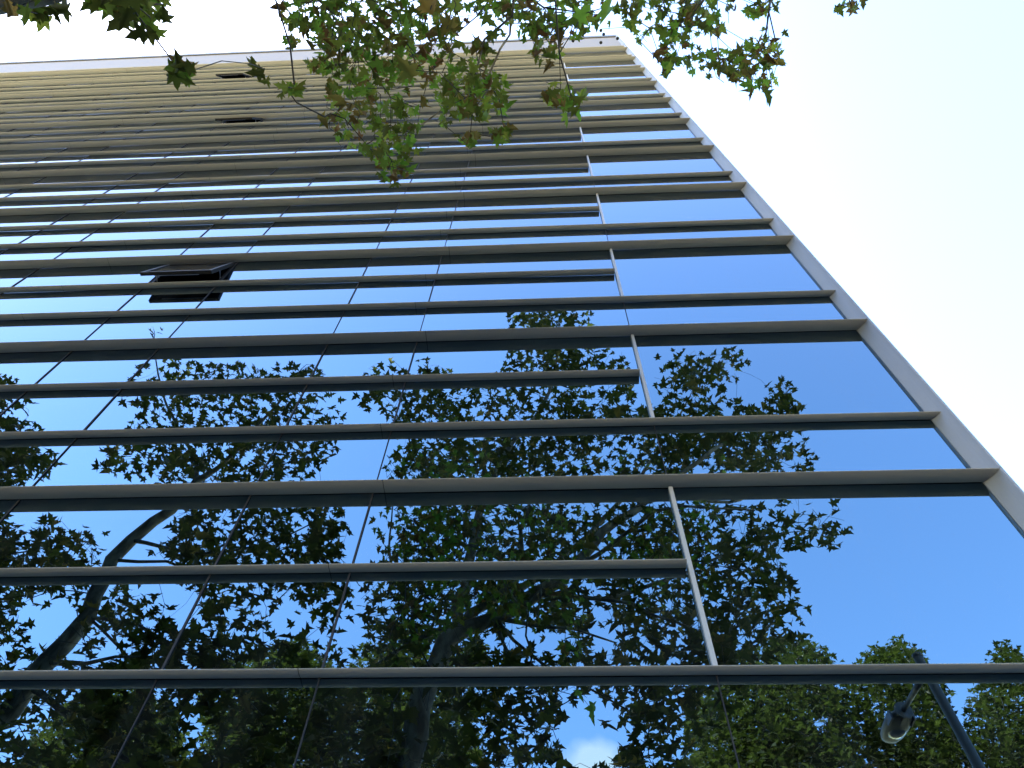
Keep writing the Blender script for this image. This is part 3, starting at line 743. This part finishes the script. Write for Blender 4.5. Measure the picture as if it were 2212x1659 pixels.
treeB.limb([m_(250, 1390, 11.6), m_(300, 1440, 11.7), m_(360, 1500, 11.8)], 0.035, 0.012, treeB.near(m_(205, 1330, Y), tB))
treeB.limb([m_(160, 1559, 11.2), m_(247, 1626, 11.1), m_(350, 1690, 11.0)], 0.07, 0.03, treeB.near(m_(50, 1500, Y), tB))
treeB.limb([m_(360, 1183, 11.3), m_(427, 1196, 11.2), m_(520, 1190, 11.1), m_(620, 1160, 11.0), m_(700, 1120, 10.9)], 0.05, 0.012, treeB.near(m_(285, 1170, Y), tB))
treeB.limb([m_(300, 1215, 11.5), m_(360, 1213, 11.6), m_(470, 1260, 11.8), m_(600, 1300, 12.0)], 0.04, 0.012, treeB.near(m_(240, 1215, Y), tB))
# the limb over the viewer at the top left
zl = seen(0, 20, 5.6)
pl_ = treeB.near(Vector((-7, -6.5, 6.0)), tB)
treeB.limb([seen(-420, 110, 6.1), seen(-150, 42, 5.6), seen(0, 4, 5.2), seen(105, -23, 5.0), seen(230, -65, 4.9), seen(420, -150, 5.1)], 0.085, 0.045, pl_)
B_regions = [
    ([(322, 702), (342, 702), (352, 738), (320, 738)], 37.2, 11.5, 12.3),
    ([(300, 790), (345, 770), (420, 778), (520, 782), (560, 800), (640, 792), (690, 790), (740, 860), (745, 950), (700, 1010), (705, 1040), (400, 1045), (215, 1020), (200, 985), (275, 930), (262, 880), (268, 830)], 16.7, 9.6, 13.0),
    ([(400, 1060), (745, 1070), (765, 1110), (740, 1200), (765, 1230), (420, 1235), (330, 1200), (370, 1130)], 18.6, 9.7, 13.0),
    ([(-80, 1110), (40, 1150), (100, 1110), (230, 1160), (240, 1225), (60, 1240), (-80, 1240)], 18.6, 9.7, 12.5),
    ([(-80, 1250), (760, 1240), (780, 1440), (-80, 1440)], 10.0, 9.5, 12.8),
    ([(-80, 1440), (760, 1440), (700, 1720), (-80, 1720)], 11.0, 9.5, 12.5),
]
B_gaps = [[(60, 1290), (150, 1270), (165, 1330), (110, 1400), (70, 1400)], [(330, 1270), (420, 1260), (440, 1330), (400, 1350), (340, 1310)], [(570, 1310), (640, 1290), (640, 1380), (590, 1400)], [(200, 1400), (300, 1380), (290, 1420), (150, 1440)], [(0, 1480), (30, 1480), (20, 1530), (0, 1540)],
          [(400, 1550), (480, 1560), (470, 1620), (420, 1620)], [(60, 1560), (110, 1540), (130, 1600), (80, 1640)], [(500, 990), (560, 960), (550, 1000)], [(330, 870), (350, 900), (330, 940)], [(460, 1100), (500, 1120), (470, 1160)], [(610, 940), (620, 900), (640, 940)]]
B_clear = [([(-60, 1600), (20, 1536), (97, 1433), (143, 1389), (187, 1333), (210, 1279), (247, 1209), (290, 1166), (333, 1126), (372, 1104)], 32)]
pB, oB = crown(treeB, B_regions, B_gaps, per=8, spread=0.33, map_fn=mirrored, unmap=un_mirror, clear=B_clear)
BD_regions = [([(-30, -25), (150, -25), (100, 30), (40, 50), (5, 45), (-30, 40)], 1.8, 4.9, 5.6), ([(80, 5), (160, 20), (185, 50), (120, 45)], 7.9, 4.8, 5.4), ([(170, -25), (225, -25), (210, 30), (180, 20)], 5.9, 4.8, 5.4), ([(205, -25), (365, -25), (370, 60), (350, 88), (300, 80), (280, 45), (230, 45)], 13.5, 4.7, 5.4), ([(362, 135), (420, 130), (418, 180), (370, 185)], 11.9, 5.0, 5.3), ([(535, 135), (590, 150), (585, 178), (550, 175)], 11.9, 6.2, 6.6)]
pC, oC = crown(treeB, BD_regions, [], per=5, spread=0.10, map_fn=seen, unmap=un_direct)
rB = empty('plane_tree', (treeB.p[0].x, treeB.p[0].y, 0))
tag(rB, 'plane tree whose pale limb and few leaves cross the top left corner', 'tree', 'street plane trees')
treeB.meshes('plane_tree', M['bark'], M['twig'], rB)
tB_ = np.where(rng.uniform(0, 1, len(pB)) < 0.06, 0.9, rng.beta(1.4, 3.6, len(pB)) * 0.42); tC_ = np.clip(rng.beta(2, 3, len(pC)) * 0.85, 0, 1)  # mirrored leaves tinted darker than overhead ones, shade put into their colour
if len(tC_) > 12: tC_[::11] = 0.95
link('crown', leaves_mesh('crown', np.vstack([pB, pC]), np.concatenate([sizes(len(pB), 0.22), sizes(len(pC), 0.115)]), np.concatenate([tB_, tC_]), TPL, TPL_CURL, 0.88, 0.55,
     np.vstack([oB * 0.6, oC * 0.5 + np.array([0, 0, -0.4])])), M['leaf'], rB)

# ---- tree C: crown edge at the far left of the glass
treeC = Tree(7); Y = 12.0
c0 = m_(-420, 1500, Y)
tC = treeC.limb([Vector((c0.x - 0.5, c0.y, -0.1)), Vector((c0.x - 0.3, c0.y, 5)), c0, m_(-330, 1250, Y), m_(-220, 1120, Y), m_(-110, 1010, Y), m_(-20, 930, Y)], 0.36, 0.03)
treeC.limb([m_(-100, 1200, 11.6), m_(20, 1200, 11.4), m_(120, 1180, 11.4)], 0.05, 0.012, treeC.near(m_(-330, 1250, Y), tC))
C_regions = [([(-200, 760), (-60, 780), (45, 818), (40, 860), (75, 880), (78, 905), (-200, 905)], 21.1, 10.2, 13.5), ([(-200, 905), (70, 905), (100, 960), (145, 1000), (120, 1025), (60, 1045), (40, 1055), (-200, 1060)], 21.1, 10.2, 13.5), ([(-200, 1060), (-60, 1080), (30, 1120), (20, 1240), (-200, 1300)], 14.9, 10.2, 13.5)]
pCc, oCc = crown(treeC, C_regions, [], per=8, spread=0.33, map_fn=mirrored, unmap=un_mirror)
rC = empty('plane_tree', (treeC.p[0].x, treeC.p[0].y, 0))
tag(rC, 'plane tree mirrored only as a dark crown edge at the far left of the glass', 'tree', 'street plane trees')
treeC.meshes('plane_tree', M['bark'], M['twig'], rC)
link('crown', leaves_mesh('crown', pCc, sizes(len(pCc), 0.27), rng.beta(1.4, 3.6, len(pCc)) * 0.42, TPL, TPL_CURL, 0.88, 0.55, oCc * 0.6), M['leaf'], rC)  # same shade-darkened tint range as the other mirrored crowns

# ---- the trees across the road
def far_tree(seed, label, px, py_top, Yc, regions, gaps=(), per=17):
    t = Tree(seed); top = m_(px, py_top, Yc); base = Vector((top.x, top.y, -0.16))
    tr_ = t.limb([base, base + Vector((0.2, 0.1, top.z * 0.25)), base + Vector((-0.2, 0, top.z * 0.5)), base + Vector((0.1, 0, top.z * 0.8)), top - Vector((0, 0, 0.4))], 0.32, 0.03, sub=0.8)
    p, o = crown(t, regions, gaps, per=per, spread=0.55, map_fn=mirrored, unmap=un_mirror)
    r = empty('plane_tree', (base.x, base.y, 0)); tag(r, label, 'tree', 'plane trees across the road')
    t.meshes('plane_tree', M['bark'], M['twig'], r, r_leaf=0.008)
    link('crown', leaves_mesh('crown', p, sizes(len(p), 0.25), rng.beta(2, 2.4, len(p)), TPL_FAR, None, 0.9, 0.6, o * 0.4), M['leaf_far'], r)
    return r
far_tree(21, 'plane tree across the road, its mirrored crown left of the street lamp', 1720, 1372, 27.0,
         [([(1480, 1530), (1530, 1480), (1600, 1440), (1640, 1400), (1690, 1372), (1740, 1380), (1790, 1400), (1815, 1432), (1830, 1480), (1850, 1540), (1860, 1720), (1480, 1720)], 62, 23, 31)], [[(1560, 1510), (1585, 1500), (1580, 1550), (1560, 1560)], [(1750, 1560), (1790, 1550), (1780, 1600)]])
far_tree(22, 'plane tree across the road, its mirrored crown behind the street lamp', 1940, 1376, 29.0,
         [([(1858, 1432), (1865, 1405), (1895, 1394), (1922, 1400), (1925, 1376), (1945, 1378), (1975, 1395), (2000, 1410), (2010, 1440), (2055, 1500), (2070, 1560), (2090, 1720), (1840, 1720), (1835, 1480)], 66, 25, 33)], [[(1880, 1530), (1900, 1520), (1895, 1570)], [(1975, 1480), (2000, 1475), (1990, 1500)], [(1985, 1580), (2010, 1590), (1990, 1620)]])
far_tree(23, 'plane tree across the road, mirrored at the right edge of the glass', 2175, 1380, 29.0,
         [([(2138, 1435), (2145, 1405), (2160, 1384), (2190, 1395), (2212, 1420), (2330, 1400), (2400, 1500), (2400, 1720), (2085, 1720), (2080, 1560), (2100, 1500)], 56, 25, 33)], [[(2068, 1480), (2095, 1480), (2090, 1530), (2070, 1530)], [(2180, 1500), (2212, 1510), (2200, 1560)]])
far_tree(24, 'plane tree across the road, mirrored low behind the leaning trunk', 220, 1470, 25.0,
         [([(60, 1590), (140, 1530), (200, 1490), (270, 1480), (330, 1500), (380, 1540), (420, 1620), (430, 1720), (40, 1720)], 52, 21, 29)])
far_tree(25, 'plane tree across the road, mirrored low between the two near trunks', 620, 1390, 26.0,
         [([(430, 1470), (480, 1430), (560, 1420), (600, 1385), (650, 1380), (700, 1400), (730, 1450), (760, 1500), (780, 1720), (420, 1720), (440, 1560)], 46, 22, 30)])
far_tree(26, 'plane tree across the road, mirrored just left of the forked trunk', 880, 1360, 28.0,
         [([(760, 1400), (820, 1380), (880, 1352), (925, 1360), (930, 1420), (1000, 1400), (1060, 1385), (1070, 1480), (1040, 1560), (1060, 1720), (750, 1720), (740, 1460)], 44, 24, 32)])

# ------------------------------------------------------------------ street lamp
lp = mirrored(1982, 1410, 12.0)
lamp = empty('street_lamp', (lp.x, lp.y, 0))
tag(lamp, 'grey steel street lamp mirrored at the lower right of the glass', 'street lamp')
ux, uy, uz = Vector((1, 0, 0)), Vector((0, 1, 0)), Vector((0, 0, 1))
pb = MB()
B = Vector((lp.x, lp.y, 0)); ztop = lp.z
pb.rings([B, B + uz * 0.02, B + uz * 0.021, B + uz * 1.2, B + uz * 1.26, B + uz * (ztop - 0.12), B + uz * (ztop - 0.1), B + uz * (ztop - 0.095)], [ux] * 8, [uy] * 8, [0.2, 0.2, 0.12, 0.12, 0.098, 0.086, 0.086, 0.082], n=20)
pb.build('pole', M['lamp_paint'], lamp, True)
cpb = MB(); cpb.rings([B + uz * (ztop - 0.11), B + uz * (ztop - 0.03), B + uz * ztop], [ux] * 3, [uy] * 3, [0.092, 0.092, 0.05], n=20); cpb.build('pole_cap', M['lamp_paint'], lamp, True)
def lamp_at(px, py, z):
    v = ray(px, py); return mirrored(px, py, v.y * (z - EYE) / v.z)
za = ztop - 0.42
A0 = B + uz * za
A1 = lamp_at(1955, 1537, za + 0.10); A2 = lamp_at(1946, 1553, za + 0.10)
dv = (A1 - A0).normalized(); u = dv.cross(uz).normalized(); v = u.cross(dv)
MB().rings([A0, A1], [u, u], [v, v], [0.065, 0.045], n=14).build('arm', M['lamp_paint'], lamp, True)
dsk = MB(); dsk.rings([A1 - dv * 0.015, A1 - dv * 0.012, A1 + dv * 0.012, A1 + dv * 0.015], [u] * 4, [v] * 4, [0.16, 0.175, 0.175, 0.16], n=28); dsk.build('collar_disc', M['lamp_paint'], lamp)
dh = Vector((dv.x, dv.y, 0)).normalized(); uh = dh.cross(uz).normalized()
h0 = A1 + dv * 0.05
hs = MB(); Lh = 1.0
prof = [(0.0, 0.07, 0.06), (0.06, 0.16, 0.10), (0.16, 0.235, 0.13), (0.36, 0.27, 0.15), (0.58, 0.26, 0.145), (0.8, 0.23, 0.125), (0.94, 0.165, 0.09), (Lh, 0.05, 0.04)]
hs.rings([h0 + dh * s for s, _, _ in prof], [uh] * 8, [uz] * 8, [(a, b) for _, a, b in prof], n=24)
hd_ = hs.build('lamp_head', M['lamp_shell'], lamp, True)
ln_ = MB()
prof2 = [(0.36, 0.10, 0.05), (0.42, 0.17, 0.10), (0.55, 0.19, 0.12), (0.68, 0.16, 0.10), (0.76, 0.08, 0.05)]
ln_.rings([h0 + dh * s - uz * 0.065 for s, _, _ in prof2], [uh] * 5, [uz] * 5, [(a, b) for _, a, b in prof2], n=24)
ln_.build('lens', M['lamp_lens'], hd_, True)
cl_ = MB(); cl_.obox(h0 + dh * 0.10 - uz * 0.085, dh * 0.16, uh * 0.045, uz * 0.06); cl_.build('clamp', M['lamp_dark'], hd_)
for s_ in (-1, 1):
    q = MB(); q.obox(h0 + dh * 0.20 + uh * (s_ * 0.225) - uz * 0.02, dh * 0.13, uh * 0.02, uz * 0.09); q.build('side_panel', M['lamp_dark'], hd_)

# ------------------------------------------------------------------ sky, sun, camera
SUN_EL, SUN_AZ = 52.0, -60.0          # azimuth from +y (straight behind the building) towards -x
sd = Vector((math.sin(rad(SUN_AZ)) * math.cos(rad(SUN_EL)), math.cos(rad(SUN_AZ)) * math.cos(rad(SUN_EL)), math.sin(rad(SUN_EL))))
sun = bpy.data.lights.new('sun', 'SUN'); sun.energy = 5.0; sun.angle = rad(0.53); sun.color = (1.0, 0.93, 0.82)
so = bpy.data.objects.new('sun', sun); COL.objects.link(so); so.rotation_euler = (-sd).to_track_quat('-Z', 'Y').to_euler(); so.location = (0, 0, 80)
w = bpy.data.worlds.new('World'); sc.world = w; w.use_nodes = True
nt = w.node_tree; nt.nodes.clear()
sk = nt.nodes.new('ShaderNodeTexSky'); sk.sky_type = 'NISHITA'; sk.sun_disc = False
sk.sun_elevation = rad(SUN_EL); sk.sun_rotation = rad(SUN_AZ); sk.air_density = 1.0; sk.dust_density = 1.0; sk.ozone_density = 4.0; sk.altitude = 20
bg = nt.nodes.new('ShaderNodeBackground'); bg.inputs[1].default_value = 0.15
wo = nt.nodes.new('ShaderNodeOutputWorld')
# one small white cloud low in the sky over the road
cdir = ray(1285, 1662).normalized(); cdir.y = -cdir.y
tcw = nt.nodes.new('ShaderNodeTexCoord')
dtn = nt.nodes.new('ShaderNodeVectorMath'); dtn.operation = 'DISTANCE'; dtn.inputs[1].default_value = cdir
nt.links.new(tcw.outputs['Generated'], dtn.inputs[0])
nzw = nt.nodes.new('ShaderNodeTexNoise'); nzw.inputs['Scale'].default_value = 14; nzw.inputs['Detail'].default_value = 6
nt.links.new(tcw.outputs['Generated'], nzw.inputs['Vector'])
sb1 = nt.nodes.new('ShaderNodeMath'); sb1.operation = 'MULTIPLY_ADD'; sb1.inputs[1].default_value = -12.5
nt.links.new(dtn.outputs['Value'], sb1.inputs[0]); nt.links.new(nzw.outputs['Fac'], sb1.inputs[2])
mrw = nt.nodes.new('ShaderNodeMapRange'); mrw.inputs[1].default_value = 0.0; mrw.inputs[2].default_value = 0.32; mrw.inputs[4].default_value = 0.9
nt.links.new(sb1.outputs[0], mrw.inputs[0])
mxw = nt.nodes.new('ShaderNodeMix'); mxw.data_type = 'RGBA'; mxw.inputs[7].default_value = (2.6, 2.6, 2.7, 1)
nt.links.new(mrw.outputs[0], mxw.inputs[0]); nt.links.new(sk.outputs[0], mxw.inputs[6])
nt.links.new(mxw.outputs[2], bg.inputs[0]); nt.links.new(bg.outputs[0], wo.inputs[0])

cam = bpy.data.cameras.new('camera'); co_ = bpy.data.objects.new('camera', cam); COL.objects.link(co_)
R3 = Matrix((RIGHT, UP, -FWD)).transposed()
co_.matrix_world = Matrix.Translation(CAM) @ R3.to_4x4()
cam.sensor_width = 36.0; cam.lens = 36.0 * FOC / 2212; cam.clip_end = 3000; cam.clip_start = 0.05
sc.camera = co_
sc.view_settings.view_transform = 'Standard'; sc.view_settings.look = 'None'; sc.view_settings.exposure = 2.95; sc.view_settings.gamma = 1.0
sc.cycles.max_bounces = 10; sc.cycles.glossy_bounces = 6; sc.cycles.diffuse_bounces = 5; sc.cycles.transmission_bounces = 6
sc.cycles.sample_clamp_indirect = 6.0
sc.cycles.use_denoising = True
